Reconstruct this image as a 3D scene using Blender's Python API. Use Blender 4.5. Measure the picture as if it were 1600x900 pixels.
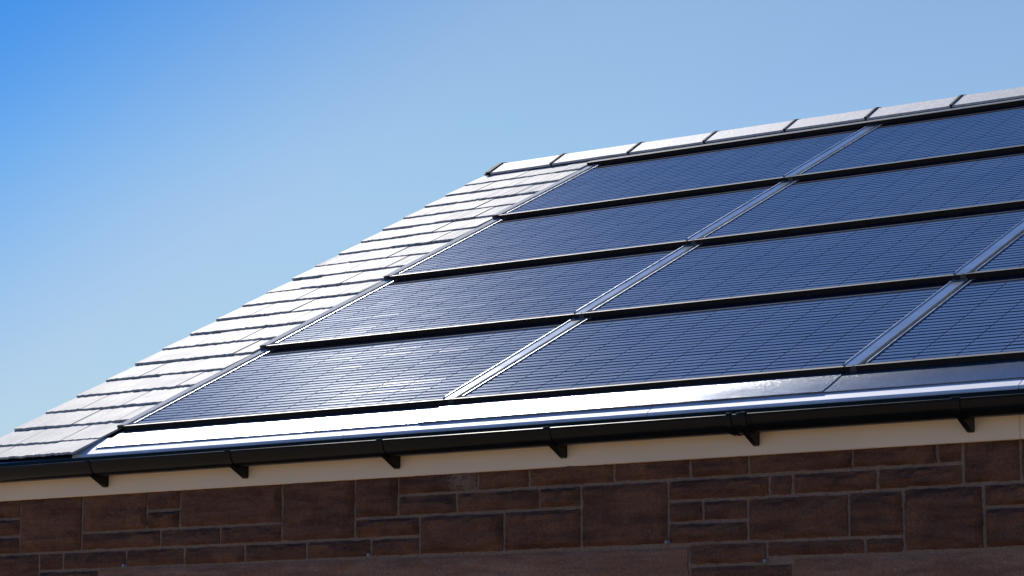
import bpy, bmesh, math, random
from mathutils import Vector, Matrix, noise
R = math.radians
rng = random.Random(7)
for o in list(bpy.data.objects): bpy.data.objects.remove(o)
scene = bpy.context.scene
GZ = 2.70                      # height of the lowest panel edge above the ground
PITCH = R(26.03)
CP, SP = math.cos(PITCH), math.sin(PITCH)

# ------------------------------------------------------------------ camera
cam_data = bpy.data.cameras.new('camera'); cam = bpy.data.objects.new('camera', cam_data)
scene.collection.objects.link(cam); scene.camera = cam
cam.location = (5.589, -7.53, -1.06 + GZ)
cam.rotation_euler = (R(90 + 9.127), 0, R(35.208))
cam_data.sensor_width = 36; cam_data.lens = 3891.96 / 1600 * 36
cam_data.clip_end = 5000; cam_data.clip_start = 0.1

# ------------------------------------------------------------------ light
SUN_AZ, SUN_EL = -51.0, 40.0     # azimuth from +Y towards +X, elevation
world = bpy.data.worlds.new('World'); scene.world = world; world.use_nodes = True
nt = world.node_tree; nt.nodes.clear()
wo = nt.nodes.new('ShaderNodeOutputWorld'); bg = nt.nodes.new('ShaderNodeBackground')
sky = nt.nodes.new('ShaderNodeTexSky'); sky.sky_type = 'NISHITA'; sky.sun_disc = False
sky.sun_elevation = R(SUN_EL); sky.sun_rotation = R(SUN_AZ)
sky.air_density = 1.0; sky.dust_density = 0.0; sky.ozone_density = 3.0; sky.altitude = 0
bg.inputs['Strength'].default_value = 0.1
def wn(t, **kw):
    x = nt.nodes.new(t)
    for k, v in kw.items(): setattr(x, k, v)
    return x
def wramp(fac, stops):
    r = wn('ShaderNodeValToRGB'); e = r.color_ramp.elements; r.color_ramp.interpolation = 'B_SPLINE'
    while len(e) < len(stops): e.new(.5)
    for el, (p_, c) in zip(e, stops): el.position = p_; el.color = (*c, 1)
    nt.links.new(fac, r.inputs[0]); return r.outputs[0]
def wmul(a, b):
    m = wn('ShaderNodeMix', data_type='RGBA', blend_type='MULTIPLY'); m.inputs[0].default_value = 1
    nt.links.new(a, m.inputs[6]); nt.links.new(b, m.inputs[7]); return m.outputs[2]
# clear polarised sky: deepens steadily away from the horizon haze, up and to the west
wtc = wn('ShaderNodeTexCoord'); wdot = wn('ShaderNodeVectorMath', operation='DOT_PRODUCT')
_y, _p = R(-35.208), R(9.127)
_r = Vector((math.cos(_y), -math.sin(_y), 0)); _f = Vector((math.sin(_y) * math.cos(_p), math.cos(_y) * math.cos(_p), math.sin(_p)))
_ax = (_r * -.6 + _r.cross(_f) * .8)
nt.links.new(wtc.outputs['Generated'], wdot.inputs[0]); wdot.inputs[1].default_value = _ax
deep = wramp(wdot.outputs['Value'], [(0.0, (.95, .96, .98)), (.05, (1.10, 1.03, .96)), (.10, (.99, .96, .95)), (.15, (.56, .78, .97)), (.20, (.22, .59, .99)), (.26, (.12, .52, 1.0)), (1.0, (.18, .56, 1.0))])
wsep = wn('ShaderNodeSeparateXYZ'); nt.links.new(wtc.outputs['Generated'], wsep.inputs[0])
low = wramp(wsep.outputs['Z'], [(.06, (.66, .64, .72)), (.22, (1.13, 1.09, 1.03))])
nt.links.new(wmul(wmul(sky.outputs[0], deep), low), bg.inputs['Color']); nt.links.new(bg.outputs[0], wo.inputs['Surface'])
sd = bpy.data.lights.new('sun', 'SUN'); sun = bpy.data.objects.new('sun', sd); scene.collection.objects.link(sun)
sd.energy = 4.5; sd.angle = R(0.53); sd.color = (1.0, 0.95, 0.88)
sv = Vector((math.sin(R(SUN_AZ)) * math.cos(R(SUN_EL)), math.cos(R(SUN_AZ)) * math.cos(R(SUN_EL)), math.sin(R(SUN_EL))))
sun.rotation_euler = sv.to_track_quat('Z', 'Y').to_euler()
vs = scene.view_settings; vs.view_transform = 'Standard'; vs.look = 'None'; vs.gamma = 1; vs.exposure = 0
vs.use_curve_mapping = False

# ------------------------------------------------------------------ helpers
def rp(x, s, h):                      # roof coordinates: along the eaves, up the slope, off the slope
    return Vector((x, s * CP - h * SP, s * SP + h * CP + GZ))
def link(name, me, mat=None, parent=None):
    o = bpy.data.objects.new(name, me); scene.collection.objects.link(o)
    if mat and me and not me.materials: me.materials.append(mat)
    if parent: o.parent = parent
    return o
def tag(o, label=None, cat=None, group=None, kind=None):
    for k, v in (('label', label), ('category', cat), ('group', group), ('kind', kind)):
        if v: o[k] = v
    return o
def empty(name, loc=(0, 0, 0), rx=0):
    o = bpy.data.objects.new(name, None); scene.collection.objects.link(o)
    o.location = loc; o.rotation_euler = (rx, 0, 0); o.empty_display_size = .1
    return o
def mesh_of(name, bm, mat=None, smooth=False):
    me = bpy.data.meshes.new(name); bm.normal_update(); bm.to_mesh(me); bm.free()
    if mat: me.materials.append(mat)
    if smooth:
        for p_ in me.polygons: p_.use_smooth = True
    return me
def box(bm, x0, x1, y0, y1, z0, z1, bev=0):
    b = bmesh.new()
    v = [b.verts.new((x, y, z)) for x in (x0, x1) for y in (y0, y1) for z in (z0, z1)]
    for f in ((0, 1, 3, 2), (4, 6, 7, 5), (0, 4, 5, 1), (2, 3, 7, 6), (0, 2, 6, 4), (1, 5, 7, 3)):
        b.faces.new([v[i] for i in f])
    if bev: bmesh.ops.bevel(b, geom=b.edges[:], offset=bev, segments=1, affect='EDGES')
    join(bm, b)
def join(bm, b):
    m = bpy.data.meshes.new('t'); b.to_mesh(m); b.free(); bm.from_mesh(m); bpy.data.meshes.remove(m)
def extrude_profile(bm, pts, x0, x1, close=True, nseg=1, wob=None):
    """sweep a (y,z) profile along x"""
    rows = []
    for i in range(nseg + 1):
        x = x0 + (x1 - x0) * i / nseg
        rows.append([bm.verts.new((x, y, z + (wob(x, k) if wob else 0))) for k, (y, z) in enumerate(pts)])
    n = len(pts)
    for a, b in zip(rows[:-1], rows[1:]):
        for i in range(n if close else n - 1):
            j = (i + 1) % n
            bm.faces.new((a[i], b[i], b[j], a[j]))
    if close:
        bm.faces.new(rows[0]); bm.faces.new(list(reversed(rows[-1])))
    bmesh.ops.recalc_face_normals(bm, faces=bm.faces[:])

# ------------------------------------------------------------------ materials
def new_mat(name):
    m = bpy.data.materials.new(name); m.use_nodes = True
    n = m.node_tree; b = n.nodes['Principled BSDF']
    return m, n, b
def nd(n, t, **kw):
    x = n.nodes.new(t)
    for k, v in kw.items():
        if k in x.inputs: x.inputs[k].default_value = v
        else: setattr(x, k, v)
    return x
def ramp(n, fac, stops):
    r = n.nodes.new('ShaderNodeValToRGB'); e = r.color_ramp.elements
    while len(e) < len(stops): e.new(.5)
    for el, (p_, c) in zip(e, stops): el.position = p_; el.color = (*c, 1)
    n.links.new(fac, r.inputs[0]); return r
def coords(n, kind='Object', scale=(1, 1, 1), rnd=True):
    tc = n.nodes.new('ShaderNodeTexCoord'); mp = n.nodes.new('ShaderNodeMapping')
    mp.inputs['Scale'].default_value = scale
    n.links.new(tc.outputs[kind], mp.inputs[0])
    if rnd:
        oi = n.nodes.new('ShaderNodeObjectInfo'); mul = nd(n, 'ShaderNodeMath', operation='MULTIPLY'); mul.inputs[1].default_value = 37.0
        n.links.new(oi.outputs['Random'], mul.inputs[0]); n.links.new(mul.outputs[0], mp.inputs['Location'])
    return mp.outputs[0]
def noise_tex(n, vec, scale, detail=4, rough=.55):
    t = nd(n, 'ShaderNodeTexNoise', Scale=scale, Detail=detail, Roughness=rough)
    n.links.new(vec, t.inputs['Vector']); return t.outputs[0]
def bump(n, b, height, strength, dist):
    bp = nd(n, 'ShaderNodeBump', Strength=strength, Distance=dist)
    n.links.new(height, bp.inputs['Height']); n.links.new(bp.outputs[0], b.inputs['Normal'])
def mix(n, fac, c1, c2, mode='MIX'):
    m = n.nodes.new('ShaderNodeMix'); m.data_type = 'RGBA'; m.blend_type = mode
    for sock, v in ((m.inputs[0], fac), (m.inputs[6], c1), (m.inputs[7], c2)):
        if hasattr(v, 'is_linked') or hasattr(v, 'node'): n.links.new(v, sock)
        elif isinstance(v, tuple): sock.default_value = (*v, 1)
        else: sock.default_value = v
    return m.outputs[2]

def simple(name, col, rough=.5, metal=0, spec=.5, var=.12, nscale=20, bstr=0, bdist=.001, rvar=.1):
    m, n, b = new_mat(name)
    v = coords(n); f = noise_tex(n, v, nscale, 5)
    lo = tuple(c * (1 - var) for c in col); hi = tuple(min(1, c * (1 + var)) for c in col)
    r = ramp(n, f, [(.3, lo), (.7, hi)]); n.links.new(r.outputs[0], b.inputs['Base Color'])
    mr = nd(n, 'ShaderNodeMapRange'); mr.inputs[3].default_value = max(0, rough - rvar); mr.inputs[4].default_value = rough + rvar
    n.links.new(f, mr.inputs[0]); n.links.new(mr.outputs[0], b.inputs['Roughness'])
    b.inputs['Metallic'].default_value = metal; b.inputs['Specular IOR Level'].default_value = spec
    if bstr: bump(n, b, f, bstr, bdist)
    return m

def make_slate_mat():
    m, n, b = new_mat('slate'); v = coords(n)
    f1 = noise_tex(n, v, 5, 6, .6); v2 = coords(n, scale=(6, 40, 40)); f2 = noise_tex(n, v, 60, 6, .7)
    oi = n.nodes.new('ShaderNodeObjectInfo')
    r0 = ramp(n, oi.outputs['Random'], [(0, (.41, .41, .385)), (.5, (.48, .48, .45)), (1, (.55, .55, .515))])
    c = mix(n, f1, r0.outputs[0], (.48, .48, .48)); c = mix(n, .35, c, ramp(n, f2, [(.35, (.24, .24, .24)), (.65, (.58, .58, .58))]).outputs[0])
    n.links.new(c, b.inputs['Base Color'])
    mr = nd(n, 'ShaderNodeMapRange'); mr.inputs[3].default_value = .50; mr.inputs[4].default_value = .66
    n.links.new(f1, mr.inputs[0]); n.links.new(mr.outputs[0], b.inputs['Roughness'])
    b.inputs['Specular IOR Level'].default_value = .05
    bump(n, b, f2, .5, .0015); return m
def make_stone_mat(name, a, b_, c_, smooth=False, scuff=False):
    m, n, b = new_mat(name); v = coords(n)
    vs_ = coords(n, scale=(2.2, 2.2, 16)); st = noise_tex(n, vs_, 2.0, 6, .6)
    f = noise_tex(n, v, 7, 6, .6); g = noise_tex(n, v, 140, 3, .6)
    oi = n.nodes.new('ShaderNodeObjectInfo')
    base = ramp(n, oi.outputs['Random'], [(0, a), (.5, b_), (1, c_)]).outputs[0]
    dark = mix(n, 1.0, base, (.60, .57, .62), 'MULTIPLY')
    r = ramp(n, st, [(.38, (0, 0, 0)), (.62, (1, 1, 1))]); col = mix(n, r.outputs[0], dark, base)
    r2 = ramp(n, f, [(.46, (0, 0, 0)), (.72, (1, 1, 1))]); col = mix(n, r2.outputs[0], col, (.25, .115, .065))
    r3 = ramp(n, g, [(.3, (.72, .72, .72)), (.7, (1.25, 1.25, 1.25))]); col = mix(n, 1.0, col, r3.outputs[0], 'MULTIPLY')
    if scuff:
        vv = coords(n, scale=(4, 4, 14)); s1 = noise_tex(n, vv, 9, 5, .7)
        tc = n.nodes.new('ShaderNodeTexCoord'); sx = n.nodes.new('ShaderNodeSeparateXYZ'); n.links.new(tc.outputs['Object'], sx.inputs[0])
        mrx = nd(n, 'ShaderNodeMapRange'); mrx.inputs[1].default_value = -.12; mrx.inputs[2].default_value = .12; n.links.new(sx.outputs[0], mrx.inputs[0])
        mu = nd(n, 'ShaderNodeMath', operation='MULTIPLY'); n.links.new(mrx.outputs[0], mu.inputs[0]); n.links.new(s1, mu.inputs[1])
        rr = ramp(n, mu.outputs[0], [(.36, (0, 0, 0)), (.5, (.6, .6, .6))]); col = mix(n, rr.outputs[0], col, (.32, .26, .22))
    n.links.new(col, b.inputs['Base Color']); b.inputs['Roughness'].default_value = .88
    b.inputs['Specular IOR Level'].default_value = .25
    ad = nd(n, 'ShaderNodeMath', operation='ADD'); n.links.new(st, ad.inputs[0]); n.links.new(g, ad.inputs[1])
    bump(n, b, ad.outputs[0], .35 if smooth else .9, .002 if smooth else .014); return m
def make_metal_grain(name, col, rough, sp=.35, scale=260):
    m, n, b = new_mat(name); v = coords(n)
    f = noise_tex(n, v, scale, 2, .6); f2 = noise_tex(n, v, 4, 5, .6)
    r = ramp(n, f2, [(.3, tuple(c * .82 for c in col)), (.7, col)]); sp_ = ramp(n, f, [(.40, (.45, .45, .45)), (.60, (1.0, 1.0, 1.0))])
    n.links.new(mix(n, 1.0, r.outputs[0], sp_.outputs[0], 'MULTIPLY'), b.inputs['Base Color'])
    b.inputs['Metallic'].default_value = .9
    mr = nd(n, 'ShaderNodeMapRange'); mr.inputs[3].default_value = rough - .008; mr.inputs[4].default_value = rough + .012
    n.links.new(f2, mr.inputs[0]); n.links.new(mr.outputs[0], b.inputs['Roughness'])
    bump(n, b, f, sp, .002); return m
def make_glass():
    m = bpy.data.materials.new('panel_glass'); m.use_nodes = True; n = m.node_tree; n.nodes.clear()
    out = n.nodes.new('ShaderNodeOutputMaterial'); mx = n.nodes.new('ShaderNodeMixShader')
    tr = n.nodes.new('ShaderNodeBsdfTransparent'); tr.inputs[0].default_value = (.93, .95, .97, 1)
    gl = n.nodes.new('ShaderNodeBsdfGlossy'); gl.inputs['Roughness'].default_value = .035
    lw = n.nodes.new('ShaderNodeLayerWeight'); pw = nd(n, 'ShaderNodeMath', operation='POWER'); pw.inputs[1].default_value = 5.0
    n.links.new(lw.outputs['Facing'], pw.inputs[0])
    fr = nd(n, 'ShaderNodeMath', operation='MULTIPLY_ADD'); fr.inputs[1].default_value = .45; fr.inputs[2].default_value = .015
    n.links.new(pw.outputs[0], fr.inputs[0])
    v = coords(n, scale=(1, 1, 1)); f = noise_tex(n, v, 6, 3, .5)
    bp = nd(n, 'ShaderNodeBump', Strength=.06, Distance=.002); n.links.new(f, bp.inputs['Height'])
    n.links.new(bp.outputs[0], gl.inputs['Normal'])
    n.links.new(fr.outputs[0], mx.inputs[0]); n.links.new(tr.outputs[0], mx.inputs[1]); n.links.new(gl.outputs[0], mx.inputs[2])
    n.links.new(mx.outputs[0], out.inputs[0]); return m
def make_cell():
    m, n, b = new_mat('solar_cell'); v = coords(n)
    f = noise_tex(n, v, 3, 3, .5); g = noise_tex(n, v, 180, 2, .6)
    r = ramp(n, f, [(.3, (.20, .22, .25)), (.7, (.26, .28, .31))]); n.links.new(r.outputs[0], b.inputs['Base Color'])
    b.inputs['IOR'].default_value = 3.3; b.inputs['Roughness'].default_value = .072
    b.inputs['Coat Weight'].default_value = .07; b.inputs['Coat Roughness'].default_value = .33; b.inputs['Coat IOR'].default_value = 1.45
    bump(n, b, g, .10, .0006); return m

M = {}
M['slate'] = make_slate_mat()
M['stone'] = make_stone_mat('red_sandstone', (.18, .088, .056), (.205, .098, .058), (.165, .085, .058))
M['scuffed'] = make_stone_mat('scuffed_sandstone', (.16, .08, .052), (.16, .08, .052), (.16, .08, .052), scuff=True)
M['lintel'] = make_stone_mat('dressed_sandstone', (.30, .172, .115), (.305, .175, .117), (.295, .168, .113), smooth=True)
M['mortar'] = simple('mortar', (.245, .17, .122), .95, var=.22, nscale=90, bstr=.6, bdist=.003, spec=.2)
M['fascia'] = simple('cream_fascia_paint', (.88, .68, .46), .45, var=.04, nscale=3)
M['plastic'] = simple('black_plastic', (.006, .0065, .007), .24, spec=.2, var=.3, nscale=9, rvar=.08)
M['dullblack'] = simple('dull_black', (.012, .012, .013), .75, var=.3, nscale=30, spec=.25)
M['bar'] = simple('black_anodised_bar', (.010, .010, .011), .5, var=.3, nscale=25, spec=.3)
M['alu'] = simple('pale_aluminium', (.24, .27, .30), .72, metal=0, spec=.04, rvar=.03, var=.1, nscale=14)
M['strip'] = simple('blue_grey_cover_strip', (.50, .54, .57), .14, metal=.55, var=.12, nscale=10, rvar=.02)
M['edge'] = simple('pale_edge_trim', (.40, .43, .47), .75, metal=0, spec=.04, var=.1, nscale=10, rvar=.05)
M['bright'] = simple('bright_edge_metal', (.8, .81, .83), .30, metal=.9, var=.06, nscale=30)
M['grey'] = simple('grey_clip_plastic', (.07, .07, .068), .6, var=.25, nscale=60)
M['apron'] = make_metal_grain('grained_flashing_metal', (.25, .29, .35), .20, .35, 300)
M['tray'] = simple('pale_eaves_tray', (.80, .80, .85), .55, metal=0, spec=.2, var=.1, nscale=12)
M['ridge'] = simple('ridge_concrete', (.62, .61, .60), .60, spec=.16, var=.2, nscale=45, bstr=.45, bdist=.003)
M['deck'] = simple('dark_roof_underlay', (.03, .03, .032), .9, var=.2)
M['back'] = simple('dark_laminate', (.008, .014, .035), .9, var=.2, nscale=6, spec=.02, rvar=.05)
M['cell'] = make_cell(); M['glass'] = make_glass()
M['ribbon'] = simple('cell_ribbon', (.14, .13, .12), .7, spec=.05, metal=0, var=.3, nscale=120)
M['solder'] = simple('solder_point', (.85, .87, .9), .3, metal=1, var=.1, nscale=50)
M['vent'] = simple('weep_vent_plastic', (.25, .27, .29), .5, var=.2, nscale=60)
M['roofback'] = M['slate']
M['winframe'] = simple('white_window_frame', (.75, .75, .74), .4, var=.04)
M['winglass'] = simple('dark_window_glass', (.02, .025, .03), .05, var=.1, spec=.8, rvar=.02)

# ------------------------------------------------------------------ ground
def build_ground():
    bm = bmesh.new(); n = 60; ext = 1500
    pts = [math.copysign((abs(i / n * 2 - 1)) ** 3 * ext, i - n / 2) for i in range(n + 1)]
    g = [[bm.verts.new((x, y, 0)) for x in pts] for y in pts]
    for j in range(n):
        for i in range(n): bm.faces.new((g[j][i], g[j][i + 1], g[j + 1][i + 1], g[j + 1][i]))
    m, nn, b = new_mat('buff_gravel'); v = coords(nn, rnd=False)
    f = noise_tex(nn, v, .35, 8, .65); f2 = noise_tex(nn, v, 30, 5, .7)
    c = mix(nn, f, (.44, .32, .20), (.53, .40, .26)); c = mix(nn, .4, c, ramp(nn, f2, [(.3, (.34, .25, .16)), (.7, (.60, .46, .31))]).outputs[0])
    nn.links.new(c, b.inputs['Base Color']); b.inputs['Roughness'].default_value = .95; bump(nn, b, f2, .8, .03)
    tag(link('ground', mesh_of('ground', bm, m)), kind='structure')
build_ground()

# ------------------------------------------------------------------ house
X0, X1 = -2.41, 4.11                 # wall ends
VX0, VX1 = -2.455, 4.155             # verges
YW = -.158                           # stone face
YM = -.1545                           # mortar face
S_RIDGE = 4.26
YR = S_RIDGE * CP
house = empty('house', (0, 0, 0)); tag(house, 'sandstone house with a slate roof and cream fascia board', 'house')

def build_walls():
    bm = bmesh.new()
    z = lambda v: v + GZ
    for (a, b, c, d) in ((X0, X1, -.79, -.155), (X0, -1.56, -1.95, -.79), (1.02, 1.66, -1.95, -.79), (3.55, X1, -1.95, -.79), (X0, X1, -2.75, -1.95)):
        box(bm, a, b, YM, .08, z(c), z(d))
    front = link('wall', mesh_of('front_wall', bm, M['mortar']), None, house)
    # gables and back wall as one closed shell behind the front wall
    bm = bmesh.new(); yb = 2 * YR - YM
    prof = [(.09, z(-2.75)), (yb, z(-2.75)), (yb, z(-.17)), (YR, z(YR * math.tan(PITCH) - .09)), (.09, z(-.05))]
    extrude_profile(bm, prof, X0, X1)
    link('gable_wall', mesh_of('gable_wall', bm, M['mortar']), None, house)
    return front
front = build_walls()

def stone(x0, x1, z0, z1, mat, seed, rough=1.0, name='stone'):
    """pitched-face block: tooled margin, rough proud centre; own mesh"""
    j = .0062
    w, h = (x1 - x0) - 2 * j, (z1 - z0) - 2 * j
    nx = max(6, min(30, int(w / .016))); nz = max(5, min(14, int(h / .014)))
    bm = bmesh.new(); g = []; lr = random.Random(seed); off = Vector((lr.uniform(0, 50), lr.uniform(0, 50), lr.uniform(0, 50)))
    depth = lr.uniform(.012, .026) * rough
    for k in range(nz + 1):
        row = []
        for i in range(nx + 1):
            # margin rows and columns sit close to the arris
            u = i / nx; v = k / nz
            x = -w / 2 + w * u; zz = -h / 2 + h * v
            e = min((min(u, 1 - u)) * w, (min(v, 1 - v)) * h)
            p_ = Vector((x, 0, zz))
            nse = noise.noise(p_ * 14 + off) * .5 + noise.noise(p_ * 33 + off) * .3
            m_ = .009 + .045 * max(0, noise.noise(p_ * 17 + off * 1.7) + .25)
            t = min(1, max(0, e / m_)); t = t * t * (3 - 2 * t)
            y = -(depth * t) * (1 + .6 * nse) - .009 * (nse + .6 * noise.noise(p_ * 70 + off)) * t * rough
            jx = .0045 * noise.noise(Vector((x * 40, zz * 40, 3)) + off) if (i in (0, nx)) else 0
            jz = .0040 * noise.noise(Vector((x * 40, zz * 40, 9)) + off) if (k in (0, nz)) else 0
            row.append(bm.verts.new((x + jx, y, zz + jz)))
        g.append(row)
    for k in range(nz):
        for i in range(nx): bm.faces.new((g[k][i], g[k][i + 1], g[k + 1][i + 1], g[k + 1][i]))
    ring = g[0] + [r[-1] for r in g[1:]] + list(reversed(g[-1][:-1])) + [r[0] for r in reversed(g[1:-1])]
    back = [bm.verts.new((v.co.x, .03, v.co.z)) for v in ring]
    for i in range(len(ring)):
        q = (i + 1) % len(ring); bm.faces.new((ring[i], back[i], back[q], ring[q]))
    o = link(name, mesh_of(name, bm, mat), None, front)
    o.location = ((x0 + x1) / 2, YW + lr.uniform(-.002, .002), (z0 + z1) / 2 + GZ)
    return o
T = -.262
ST = [(X0, -2.139, -.357, T), (X0, -2.139, -.431, -.357), (X0, -2.139, -.506, -.431), (-2.139, -1.778, -.506, T),
      (-1.778, -1.414, -.431, T), (-1.414, -1.235, -.355, T), (-1.414, -1.235, -.431, -.355), (-1.235, -.702, -.431, T),
      (-1.778, -1.337, -.505, -.431), (-1.337, -1.018, -.505, -.431), (-1.018, -.702, -.505, -.431),
      (X0, -2.022, -.735, -.506), (-2.022, -1.881, -.581, -.506), (-1.881, -1.524, -.581, -.506), (-1.524, -1.208, -.580, -.505),
      (-1.208, -.889, -.580, -.505), (-.889, -.576, -.578, -.505), (-.576, -.262, -.576, -.504), (-.262, -.033, -.575, -.504),
      (-2.022, -1.678, -.66, -.581), (-.702, -.34, -.504, T), (-.34, -.134, -.428, T), (-.34, -.033, -.504, -.428),
      (.234, .464, -.349, T), (.464, .826, -.348, T), (.826, 1.141, -.347, T), (1.141, 1.373, -.347, T), (1.373, 1.767, -.346, T),
      (1.767, 2.073, -.345, T), (2.073, 2.162, -.345, T), (-.134, .139, -.428, -.349), (.139, .506, -.427, -.349), (.506, .687, -.426, -.349),
      (-.033, .352, -.574, -.428), (.352, .687, -.573, -.427), (.687, 1.05, -.572, -.347), (1.05, 1.451, -.423, -.347), (1.451, 1.54, -.423, -.347),
      (1.54, 1.855, -.421, -.346), (1.855, 2.162, -.418, -.345), (1.05, 1.19, -.497, -.423), (1.19, 1.366, -.497, -.423), (1.05, 1.366, -.571, -.497),
      (1.366, 1.747, -.571, -.423), (1.747, 1.947, -.572, -.42), (1.132, 1.437, -.646, -.571), (1.437, 1.805, -.627, -.571), (1.805, 1.947, -.627, -.572),
      (1.132, 1.534, -.785, -.646), (2.162, 2.361, -.415, T), (2.361, 2.72, -.415, T), (1.947, 2.23, -.624, -.417), (2.23, 2.60, -.491, -.415),
      (2.23, 2.52, -.622, -.491), (2.60, 2.85, -.622, -.415), (2.52, 2.60, -.622, -.491), (2.72, 3.1, -.345, T), (2.72, 3.0, -.415, -.345),
      (3.1, 3.45, -.345, T), (3.0, 3.45, -.415, -.345), (2.85, 3.3, -.49, -.415), (2.85, 3.1, -.622, -.49), (3.1, 3.3, -.622, -.49),
      (3.3, 3.62, -.622, -.415), (3.45, 3.8, -.415, T), (3.8, X1, -.345, T), (3.8, X1, -.49, -.345), (3.62, 3.8, -.622, -.415), (3.8, X1, -.622, -.49),
      (X0, -1.68, -.785, -.735)]
for i, (a, b, c, d) in enumerate(ST): stone(a, b, c, d, M['stone'], 100 + i)
stone(-.134, .234, -.349, T, M['scuffed'], 77)
stone(-1.678, 1.132, -.785, -.578, M['lintel'], 51, .25, 'lintel'); stone(1.534, 3.70, -.785, -.626, M['lintel'], 52, .25, 'lintel')
def lower_stones():                                           # coursed stone under the lintels, below the picture
    bm = bmesh.new(); zt = -.79
    while zt > -2.66:
        hh = rng.choice((.075, .15, .15, .225)); zb = max(zt - hh, -2.70); x = X0
        while x < X1 - .05:
            x2 = min(X1, x + rng.uniform(.16, .45))
            if X1 - x2 < .1: x2 = X1
            spans = [(x, x2)]
            if zt > -1.95:
                spans = []
                for (a, b) in ((X0, -1.56), (1.02, 1.66), (3.55, X1)):
                    lo, hi = max(a, x), min(b, x2)
                    if hi - lo > .04: spans.append((lo, hi))
            for a, b in spans: box(bm, a + .006, b - .006, YW - rng.uniform(.002, .009), YM + .03, zb + .006 + GZ, zt - .006 + GZ, .004)
            x = x2
        zt = zb
    tag(link('stone_courses', mesh_of('stone_courses', bm, M['stone']), None, front), kind='stuff')
lower_stones()
for (a, b) in ((-1.56, 1.02), (1.66, 3.55)):
    bm = bmesh.new(); z0, z1 = GZ - 1.95, GZ - .79
    box(bm, a, b, -.03, .03, z0, z0 + .07); box(bm, a, b, -.03, .03, z1 - .07, z1)
    n = max(2, round((b - a) / .9))
    for i in range(n + 1):
        xc = a + .035 + (b - a - .07) * i / n; box(bm, xc - .035, xc + .035, -.032, .028, z0 + .07, z1 - .07)
    w = link('window', mesh_of('window', bm, M['winframe']), None, house)
    for i in range(n):
        bm = bmesh.new(); xa = a + .07 + (b - a - .07) * i / n; xb = a + (b - a - .07) * (i + 1) / n
        box(bm, xa, xb, -.006, .006, z0 + .07, z1 - .07); link('pane', mesh_of('pane', bm, M['winglass']), None, w)
    bm = bmesh.new(); box(bm, a - .05, b + .05, -.2, -.02, z0 - .06, z0 - .003, .004); link('sill', mesh_of('sill', bm, M['lintel']), None, w)
for (x, z) in ((-1.524, -.577), (-.262, -.573), (1.05, -.568), (1.437, -.644)):
    bm = bmesh.new(); bmesh.ops.create_cone(bm, cap_ends=True, segments=8, radius1=.008, radius2=.006, depth=.03)
    bmesh.ops.rotate(bm, verts=bm.verts, matrix=Matrix.Rotation(R(90), 3, 'X')); o = link('weep_vent', mesh_of('weep_vent', bm, M['vent']), None, front)
    o.location = (x, YW - .004, z + GZ + .006)
# fascia, in lengths butted together
def fascia():
    for a, b in ((VX0, 2.3745), (2.3755, VX1)):
        bm = bmesh.new(); box(bm, a, b, -.19, -.166, GZ - .282, GZ - .150, .0025)
        o = link('fascia_board', mesh_of('fascia_board', bm, M['fascia']), None, house)
    bm = bmesh.new(); box(bm, VX0, VX1, -.166, YM + .004, GZ - .262, GZ - .252)
    link('soffit', mesh_of('soffit', bm, M['fascia']), None, house)
    bm = bmesh.new()
    extrude_profile(bm, [(-.183, GZ - .149), (-.212, GZ - .162), (-.222, GZ - .158), (-.222, GZ - .128), (-.18, GZ - .118)], VX0, VX1)
    link('eaves_vent', mesh_of('eaves_vent', bm, M['plastic']), None, house)
fascia()
# roof deck (both slopes)
def deck():
    bm = bmesh.new()
    f = [rp(0, -.21, -.028), rp(0, S_RIDGE, -.028)]; t = .03
    pr = [(f[0].y, f[0].z), (f[1].y, f[1].z), (2 * YR - f[0].y, f[0].z), (2 * YR - f[0].y, f[0].z - t), (f[1].y, f[1].z - t), (f[0].y + .01, f[0].z - t)]
    extrude_profile(bm, pr, VX0 + .03, VX1 - .03)
    return link('roof', mesh_of('roof', bm, M['deck']), None, house)
roof = deck()
SKEW = -.017
GAUGE = .2107; S0 = .104
def slate(xa, xb, s, length, th=.0080, back=False):
    lr = rng; th = th + lr.uniform(-.0006, .0016); w = xb - xa - lr.uniform(.004, .0085); n = 16
    bm = bmesh.new(); top = []; bot = []
    tw = lr.uniform(-.004, .004)
    for i in range(n + 1):
        u = i / n; x = -w / 2 + w * u
        rag = lr.uniform(-.0038, .0038) + (.006 if lr.random() < .06 else 0)
        chip = lr.uniform(-.0018, .0016)
        top.append((bm.verts.new((x, rag + tw * (u - .5) + .002, th + chip * .6)), bm.verts.new((x, length, th))))
        bot.append((bm.verts.new((x, rag + tw * (u - .5), chip)), bm.verts.new((x, length, 0))))
    for i in range(n):
        bm.faces.new((top[i][0], top[i + 1][0], top[i + 1][1], top[i][1]))
        bm.faces.new((bot[i][0], top[i][0], top[i][0], top[i][0]) if False else (bot[i + 1][0], top[i + 1][0], top[i][0], bot[i][0]))
        bm.faces.new((bot[i][1], top[i][1], top[i + 1][1], bot[i + 1][1]))
        bm.faces.new((bot[i][0], bot[i][1], bot[i + 1][1], bot[i + 1][0]))
    bm.faces.new((bot[0][0], top[0][0], top[0][1], bot[0][1])); bm.faces.new((bot[n][1], top[n][1], top[n][0], bot[n][0]))
    o = link('slate', mesh_of('slate', bm, M['slate']), None, roof)
    tilt = math.atan2(.0085, GAUGE)
    xm = (xa + xb) / 2 + (SKEW * s if xa < 0 else 0)
    o.location = rp(xm, s, .0063 + lr.uniform(-.0007, .0022))
    o.rotation_euler = (PITCH - tilt + lr.uniform(-.004, .004), lr.uniform(-.004, .004), lr.uniform(-.004, .004))
    return o
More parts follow.
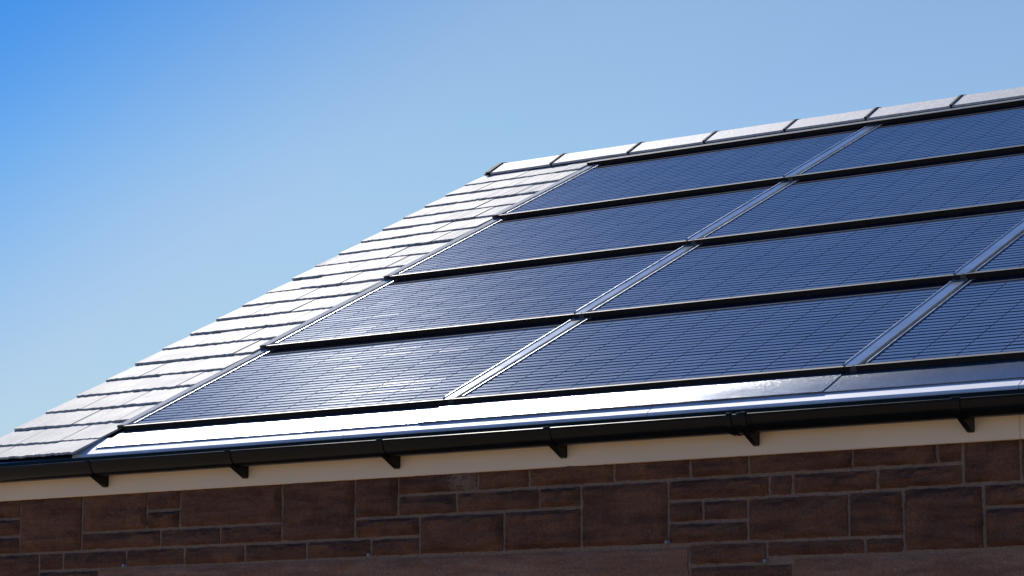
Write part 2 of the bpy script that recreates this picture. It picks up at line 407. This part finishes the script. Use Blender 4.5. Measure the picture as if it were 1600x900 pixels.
def slates():
    courses = [(-.272, .17, 0)] + [(S0 + GAUGE * k, .455, k + 1) for k in range(-1, 20)]
    for s, ln, k in courses:
        odd = k % 2 == 1
        left = [VX0, -2.105, -1.845, -1.742] if odd else [VX0, -2.24, -1.98, -1.742]
        right = [3.442, 3.545, 3.805, VX1] if odd else [3.442, 3.68, 3.94, VX1]
        ln = min(ln, 4.22 - s)
        if ln < .08: continue
        # below the panels the margin slates stop at the flashing
        for row in (left, right):
            sk = SKEW * s if row is left else 0
            for a, b in zip(row[:-1], row[1:]):
                if row is left and b == -1.742: b = -1.742 - sk
                slate(a, b, s + rng.uniform(-.002, .002), ln)
slates()
def back_slope():                                              # far side, out of sight
    bm = bmesh.new(); m = Matrix.Identity(4)
    for k in range(22):
        s = -.27 + k * .2107
        if s + .23 > S_RIDGE: break
        a, b = rp(0, s, .012), rp(0, s + .23, .006)
        pr = [(2 * YR - a.y, a.z), (2 * YR - b.y, b.z), (2 * YR - b.y, b.z - .006), (2 * YR - a.y, a.z - .006)]
        extrude_profile(bm, pr, VX0, VX1)
    tag(link('slate_courses', mesh_of('slate_courses', bm, M['slate']), None, roof), kind='stuff')
back_slope()
# ridge
RJ = [x + .048 for x in (-2.53, -2.092, -1.585, -1.106, -.618, -.146, .329, .80, 1.28, 1.76, 2.24, 2.72, 3.20, 3.68, 4.17)]
def ridge_profile(h_low, s_low, th, lift=0.0):
    """inverted V with a rounded crown, (y,z) closed loop"""
    def side(hh, s, sg):
        p_ = rp(0, s, hh); y = p_.y if sg < 0 else 2 * YR - p_.y
        return (y, p_.z)
    outer = []; a = side(h_low + th, s_low, -1)
    for s, hh in ((s_low, h_low + th), (s_low + .07, h_low + th + .006), (S_RIDGE - .03, h_low + th + .012)): outer.append(side(hh, s, -1))
    crown = rp(0, S_RIDGE, h_low + th + .007); outer.append((YR, crown.z))
    outer += [(2 * YR - y, z) for y, z in reversed(outer[:-1])]
    inner = [(y + (th * SP if y < YR - .001 else (-th * SP if y > YR + .001 else 0)), z - th * (CP if abs(y - YR) > .001 else 1.0)) for y, z in outer]
    return outer + list(reversed(inner))
def ridge():
    for a, b in zip(RJ[:-1], RJ[1:]):
        bm = bmesh.new(); tilt = rng.uniform(-.002, .002)
        extrude_profile(bm, ridge_profile(.012, 4.085, .012), a + .006, b - .006, nseg=6, wob=lambda x, k: .0012 * noise.noise(Vector((x * 9, k, 0))))
        o = link('ridge_tile', mesh_of('ridge_tile', bm, M['ridge']), None, roof); o.location.z = tilt
    for x in RJ[1:-1]:
        bm = bmesh.new(); extrude_profile(bm, ridge_profile(.022, 4.083, .009), x - .0065, x + .0065)
        link('ridge_union', mesh_of('ridge_union', bm, M['dullblack']), None, roof)
    for x, sg in ((RJ[0], -1), (RJ[-1], 1)):
        bm = bmesh.new(); extrude_profile(bm, ridge_profile(.010, 4.078, .020), x - .004 if sg < 0 else x - .02, x + .022 if sg < 0 else x + .004)
        link('ridge_end_cap', mesh_of('ridge_end_cap', bm, M['dullblack']), None, roof)
    bm = bmesh.new()
    extrude_profile(bm, ridge_profile(.002, 4.10, .009), RJ[0] + .02, RJ[-1] - .02)
    link('dry_ridge_strip', mesh_of('dry_ridge_strip', bm, M['dullblack']), None, roof)
ridge()

# ------------------------------------------------------------------ solar panels
PW, PR_, HB = 1.70, .9966, .022
PT = PITCH - math.atan2(HB - .002, PR_)        # panel pitch, each row lapping the one below
def panel_meshes():
    x0, x1 = .041, PW - .046
    ME = {}
    bm = bmesh.new(); box(bm, x0, x1, .004, PR_ + .03, -.030, -.0042); ME['backing'] = mesh_of('backing', bm, M['back'])
    bm = bmesh.new()
    v = [bm.verts.new(c) for c in ((x0 + .004, .018, 0), (x1 - .004, .018, 0), (x1 - .004, PR_ + .028, 0), (x0 + .004, PR_ + .028, 0))]
    bm.faces.new(v); ME['glass'] = mesh_of('glass', bm, M['glass'])
    bm = bmesh.new(); box(bm, x0 - .041 + .001, x1 + .045, -.004, .006, -.0245, .0005, .001); ME['bar'] = mesh_of('front_bar', bm, M['bar'])
    bm = bmesh.new(); box(bm, x0, x1, .0065, .015, -.012, .0006); ME['lip'] = mesh_of('front_lip', bm, M['alu'])
    bm = bmesh.new(); box(bm, x0 - .001, x0 + .0035, .0205, PR_, -.02, .0035, .0012); ME['left'] = mesh_of('side_rail', bm, M['bright'])
    bm = bmesh.new(); box(bm, x1 - .0035, x1 + .001, .0205, PR_, -.02, .0012, .0006); ME['right'] = mesh_of('side_rail', bm, M['alu'])
    bm = bmesh.new(); box(bm, x0 + .01, x1 - .01, .922, .927, -.0038, -.0012); ME['ribbon'] = mesh_of('ribbon', bm, M['ribbon'])
    nr, nc = 24, 10; cw = (x1 - x0 - .02) / nc; ch = (.905 - .027) / nr
    ME['cells'] = []; ME['solder'] = []
    for var in range(3):
        bm = bmesh.new(); b2 = bmesh.new(); lr = random.Random(40 + var)
        for j in range(nr):
            ra = lr.gauss(0, .005)
            for i in range(nc):
                u0 = x0 + .01 + i * cw + .0022; u1 = u0 + cw - .0044; v0 = .027 + j * ch + lr.uniform(-.0016, .0016); g = ch * .635
                a = ra + lr.gauss(0, .004); c_ = lr.gauss(0, .004); prof = ((0, -.00125), (.2, -.00106), (.5, -.0010), (.8, -.00106), (1, -.00125))
                rows = []
                for t, w in prof:
                    vv = v0 + g * t; rows.append((bm.verts.new((u0, vv, w + a * (t - .5) * g - c_ * .004)), bm.verts.new((u1, vv, w + a * (t - .5) * g + c_ * .004))))
                for p_, q in zip(rows[:-1], rows[1:]): bm.faces.new((p_[0], p_[1], q[1], q[0]))
                if lr.random() < .35:
                    uu = u0 + lr.random() * cw; vv = v0 + g + .003; r_ = lr.uniform(.0007, .0014); ln_ = lr.choice((1.5, 2.5, 5, 9)); w = -.0015
                    top = b2.verts.new((uu + lr.uniform(-1, 1) * r_ * ln_ * .4, vv + lr.uniform(-1, 1) * r_ * .6, w + r_ * .25))
                    rim = [b2.verts.new((uu + r_ * ln_ * math.cos(k * 1.5708), vv + r_ * math.sin(k * 1.5708), w - .0015)) for k in range(4)]
                    for k in range(4): b2.faces.new((rim[k], rim[(k + 1) % 4], top))
        ME['cells'].append(mesh_of('cell_rows', bm, M['cell'], True)); ME['solder'].append(mesh_of('solder_points', b2, M['solder']))
    return ME
ME = panel_meshes()
ROW = ['bottom row above the gutter', 'second row up', 'third row up', 'top row under the ridge']
COL = ['leftmost solar panel, beside the slates, ', 'middle solar panel, right of the first cover strip, ', 'rightmost solar panel, right of the second cover strip, ']
for r_ in range(4):
    for c_ in range(3):
        x = (c_ - 1) * PW
        o = empty('solar_panel', rp(x, r_ * PR_, HB), PT)
        tag(o, COL[c_] + 'in the ' + ROW[r_], 'solar panel', 'roof-integrated solar panels')
        for nm, key in (('backing', 'backing'), ('glass', 'glass'), ('front_bar', 'bar'), ('front_lip', 'lip'), ('side_rail', 'left'), ('side_rail', 'right'), ('ribbon', 'ribbon')):
            link(nm, ME[key], None, o)
        k = (r_ * 2 + c_) % 3
        tag(link('cell_rows', ME['cells'][k], None, o), kind='stuff'); tag(link('solder_points', ME['solder'][k], None, o), kind='stuff')

def strip_meshes(wl, wr, plain=False):
    D = {}
    bm = bmesh.new(); pr = [(wl, -.02), (wl, .004), (wl + .003, .0055), (wl + .006, .004), (wl + .008, .0015), (wr - .004, .0015), (wr - .001, .003), (wr, .0015), (wr, -.02)]
    if plain: pr = [(wl, -.02), (wl, .001), (wl + .004, .003), (wr - .003, .003), (wr, .001), (wr, -.02)]
    rows = [[bm.verts.new((x, y, z)) for x, z in pr] for y in (.006, PR_)]
    for i in range(len(pr) - 1): bm.faces.new((rows[0][i], rows[0][i + 1], rows[1][i + 1], rows[1][i]))
    bmesh.ops.recalc_face_normals(bm, faces=bm.faces[:]); D['channel'] = mesh_of('channel', bm, M['edge'] if plain else M['strip'])
    bm = bmesh.new(); box(bm, wl - .0005, wl + .0035, .022, PR_ - .001, .0045, .0062, .001); D['bead'] = mesh_of('bead', bm, M['bright'])
    bm = bmesh.new(); box(bm, -.012, .012, -.0075, -.004, -.019, -.002, .001); D['clip'] = mesh_of('clip', bm, M['grey'])
    return D
SM = strip_meshes(-.042, .016); SE = strip_meshes(-.044, .010, True)
WHERE = ['along the slates', 'between left and middle panels', 'between middle and right panels', 'right of all panels']
for r_ in range(4):
    for c_ in range(4):
        D = SE if c_ in (0, 3) else SM
        x = (c_ - 1) * PW
        o = empty('cover_strip', rp(x, r_ * PR_, HB), PT)
        tag(o, 'metal cover strip ' + WHERE[c_] + ', ' + ROW[r_], 'cover strip', 'metal strips covering the panel joints')
        link('channel', D['channel'], None, o)
        if c_: link('bead', D['bead'], None, o); link('clip', D['clip'], None, o)
# hood flashing above the top row
def hood():
    o = empty('hood_flashing', rp(0, 4 * PR_, HB), PITCH); tag(o, 'long dark fronted flashing between the top panels and the ridge tiles', 'flashing')
    bm = bmesh.new(); box(bm, -PW - .045, 2 * PW + .045, -.004, .006, -.0235, .0005, .001); link('front_bar', mesh_of('front_bar', bm, M['bar']), None, o)
    bm = bmesh.new(); extrude_profile(bm, [(.0065, .0012), (.03, 0.0), (.12, -.0165), (.20, -.019), (.20, -.022), (.0065, -.022)], -PW - .045, 2 * PW + .045)
    link('cover_sheet', mesh_of('cover_sheet', bm, M['alu']), None, o)
hood()

# ------------------------------------------------------------------ eaves flashing
def flashing():
    lab = ['sunlit grained metal eaves flashing sheet under the leftmost solar panel', 'grained metal eaves flashing sheet under the middle solar panel', 'grained metal eaves flashing sheet under the rightmost solar panel']
    prof = [(.02, .0065), (-.01, .0045), (-.035, .0029), (-.06, .0017), (-.09, .0009), (-.12, .0006), (-.15, .0007), (-.175, .0010), (-.192, .0013)]
    for i, (a, b) in enumerate(((-1.700, -.02), (-.03, 1.666), (1.656, 3.42))):
        bm = bmesh.new(); pr = [(s, h) for s, h in prof] + [(s, h - .003) for s, h in reversed(prof)]
        n = 24; rows = []
        for j in range(n + 1):
            x = a + (b - a) * j / n
            rows.append([bm.verts.new((x - .06 * (s / .165) * (0 if 0 < j < n else .0), s, h + .0008 * noise.noise(Vector((x * 3, s * 9, i))))) for s, h in pr])
        m = len(pr)
        for p_, q in zip(rows[:-1], rows[1:]):
            for k in range(m): bm.faces.new((p_[k], q[k], q[(k + 1) % m], p_[(k + 1) % m]))
        bm.faces.new(rows[0]); bm.faces.new(list(reversed(rows[-1]))); bmesh.ops.recalc_face_normals(bm, faces=bm.faces[:])
        me = mesh_of('eaves_flashing', bm, M['apron'], True)
        o = link('eaves_flashing', me); o.location = rp(0, 0, .003 if i == 1 else 0) + Vector((0, 0, 0)); o.rotation_euler = (PITCH, 0, 0)
        md = o.modifiers.new('e', 'EDGE_SPLIT'); md.split_angle = R(40)
        tag(o, lab[i], 'flashing', 'eaves flashing sheets')
    ends = [-1.79, -.36, 1.00, 2.385, 3.46]
    lab = ['pale eaves tray strip above the gutter, leftmost length by the slates', 'pale eaves tray strip above the gutter, second length from the left', 'pale eaves tray strip above the gutter, third length, over the gutter joint', 'pale eaves tray strip above the gutter, rightmost length']
    for i, (a, b) in enumerate(zip(ends[:-1], ends[1:])):
        bm = bmesh.new(); pr = [(-.08, .0005), (-.20, -.0050), (-.240, -.0095), (-.248, -.016), (-.248, -.021), (-.20, -.0095), (-.08, -.0035)]
        extrude_profile(bm, [(s, h) for s, h in pr], a + .002, b - .002, nseg=8, wob=lambda x, k: .0006 * noise.noise(Vector((x * 4, k, 5))))
        o = link('eaves_tray', mesh_of('eaves_tray', bm, M['tray'])); o.location = rp(0, 0, .0); o.rotation_euler = (PITCH, 0, 0)
        tag(o, lab[i], 'eaves tray', 'eaves tray lengths')
flashing()

# ------------------------------------------------------------------ gutter
GY, GZc, GR = -.250, GZ - .157, .056
def arc(r, a0, a1, n): return [(GY + r * math.cos(R(a0 + (a1 - a0) * i / n)), GZc + r * math.sin(R(a0 + (a1 - a0) * i / n))) for i in range(n + 1)]
def gutter():
    g = empty('gutter', (0, GY, GZc - GR)); tag(g, 'black half round plastic gutter along the cream fascia', 'gutter')
    def add(name, bm, par=g, smooth=False):
        o = link(name, mesh_of(name, bm, M['plastic'], smooth), None, par)
        o.location = Vector((0, -GY, -(GZc - GR))) if par is g else (0, 0, 0)
        if smooth: o.modifiers.new('e', 'EDGE_SPLIT').split_angle = R(35)
        return o
    for a, b in ((VX0 - .01, 1.41), (1.412, VX1 + .01)):
        bm = bmesh.new(); extrude_profile(bm, arc(GR, 180, 360, 22) + arc(GR - .0025, 360, 180, 22), a, b, nseg=12, wob=lambda x, k: .0012 * noise.noise(Vector((x * .9, 0, 2))))
        ch = add('channel', bm, smooth=True)
        bm = bmesh.new(); c = (GY - GR + .0015, GZc + .001)
        extrude_profile(bm, [(c[0] + .0042 * math.cos(k * .6283), c[1] + .0042 * math.sin(k * .6283)) for k in range(10)], a, b, nseg=12, wob=lambda x, k: .0012 * noise.noise(Vector((x * .9, 0, 2))))
        add('rim_bead', bm, ch, True)
    def bracket(x, hw=.014, name='bracket'):
        bm = bmesh.new(); r1, r0 = GR + .0032, GR + .0003
        extrude_profile(bm, arc(r1, 176, 300, 16) + arc(r0, 300, 176, 16), x - hw, x + hw)
        # clip hooked over the front rim
        b = bmesh.new(); box(b, x - hw, x + hw, GY - GR - .0065, GY - GR + .010, GZc + .0045, GZc + .0085, .0015); join(bm, b)
        # gusset to the fascia
        pr = [(y, z) for y, z in arc(r0 + .001, 232, 345, 12)]
        pr = [(GY - .036, GZc - .052)] + pr[1:] + [(-.1905, GZc - .006), (-.1905, GZc - .088), (-.196, GZc - .096), (-.203, GZc - .094)]
        extrude_profile(bm, pr, x - hw * .8, x + hw * .8)
        return add(name, bm)
    for x in (-2.36, -1.611, -.858, -.110, .640, 2.211, 2.96, 3.71): bracket(x)
    u = bracket(1.425, .012, 'union')
    bm = bmesh.new(); extrude_profile(bm, arc(GR + .0035, 178, 362, 18) + arc(GR + .0004, 362, 178, 18), 1.362, 1.462); add('sleeve', bm, u, True)
    for x in (1.383, 1.441):
        bm = bmesh.new(); extrude_profile(bm, arc(GR + .0075, 176, 350, 18) + arc(GR + .0036, 350, 176, 18), x - .009, x + .009)
        box(bm, x - .009, x + .009, GY - GR - .009, GY - GR + .012, GZc + .0045, GZc + .010, .002); add('strap', bm, u)
gutter()
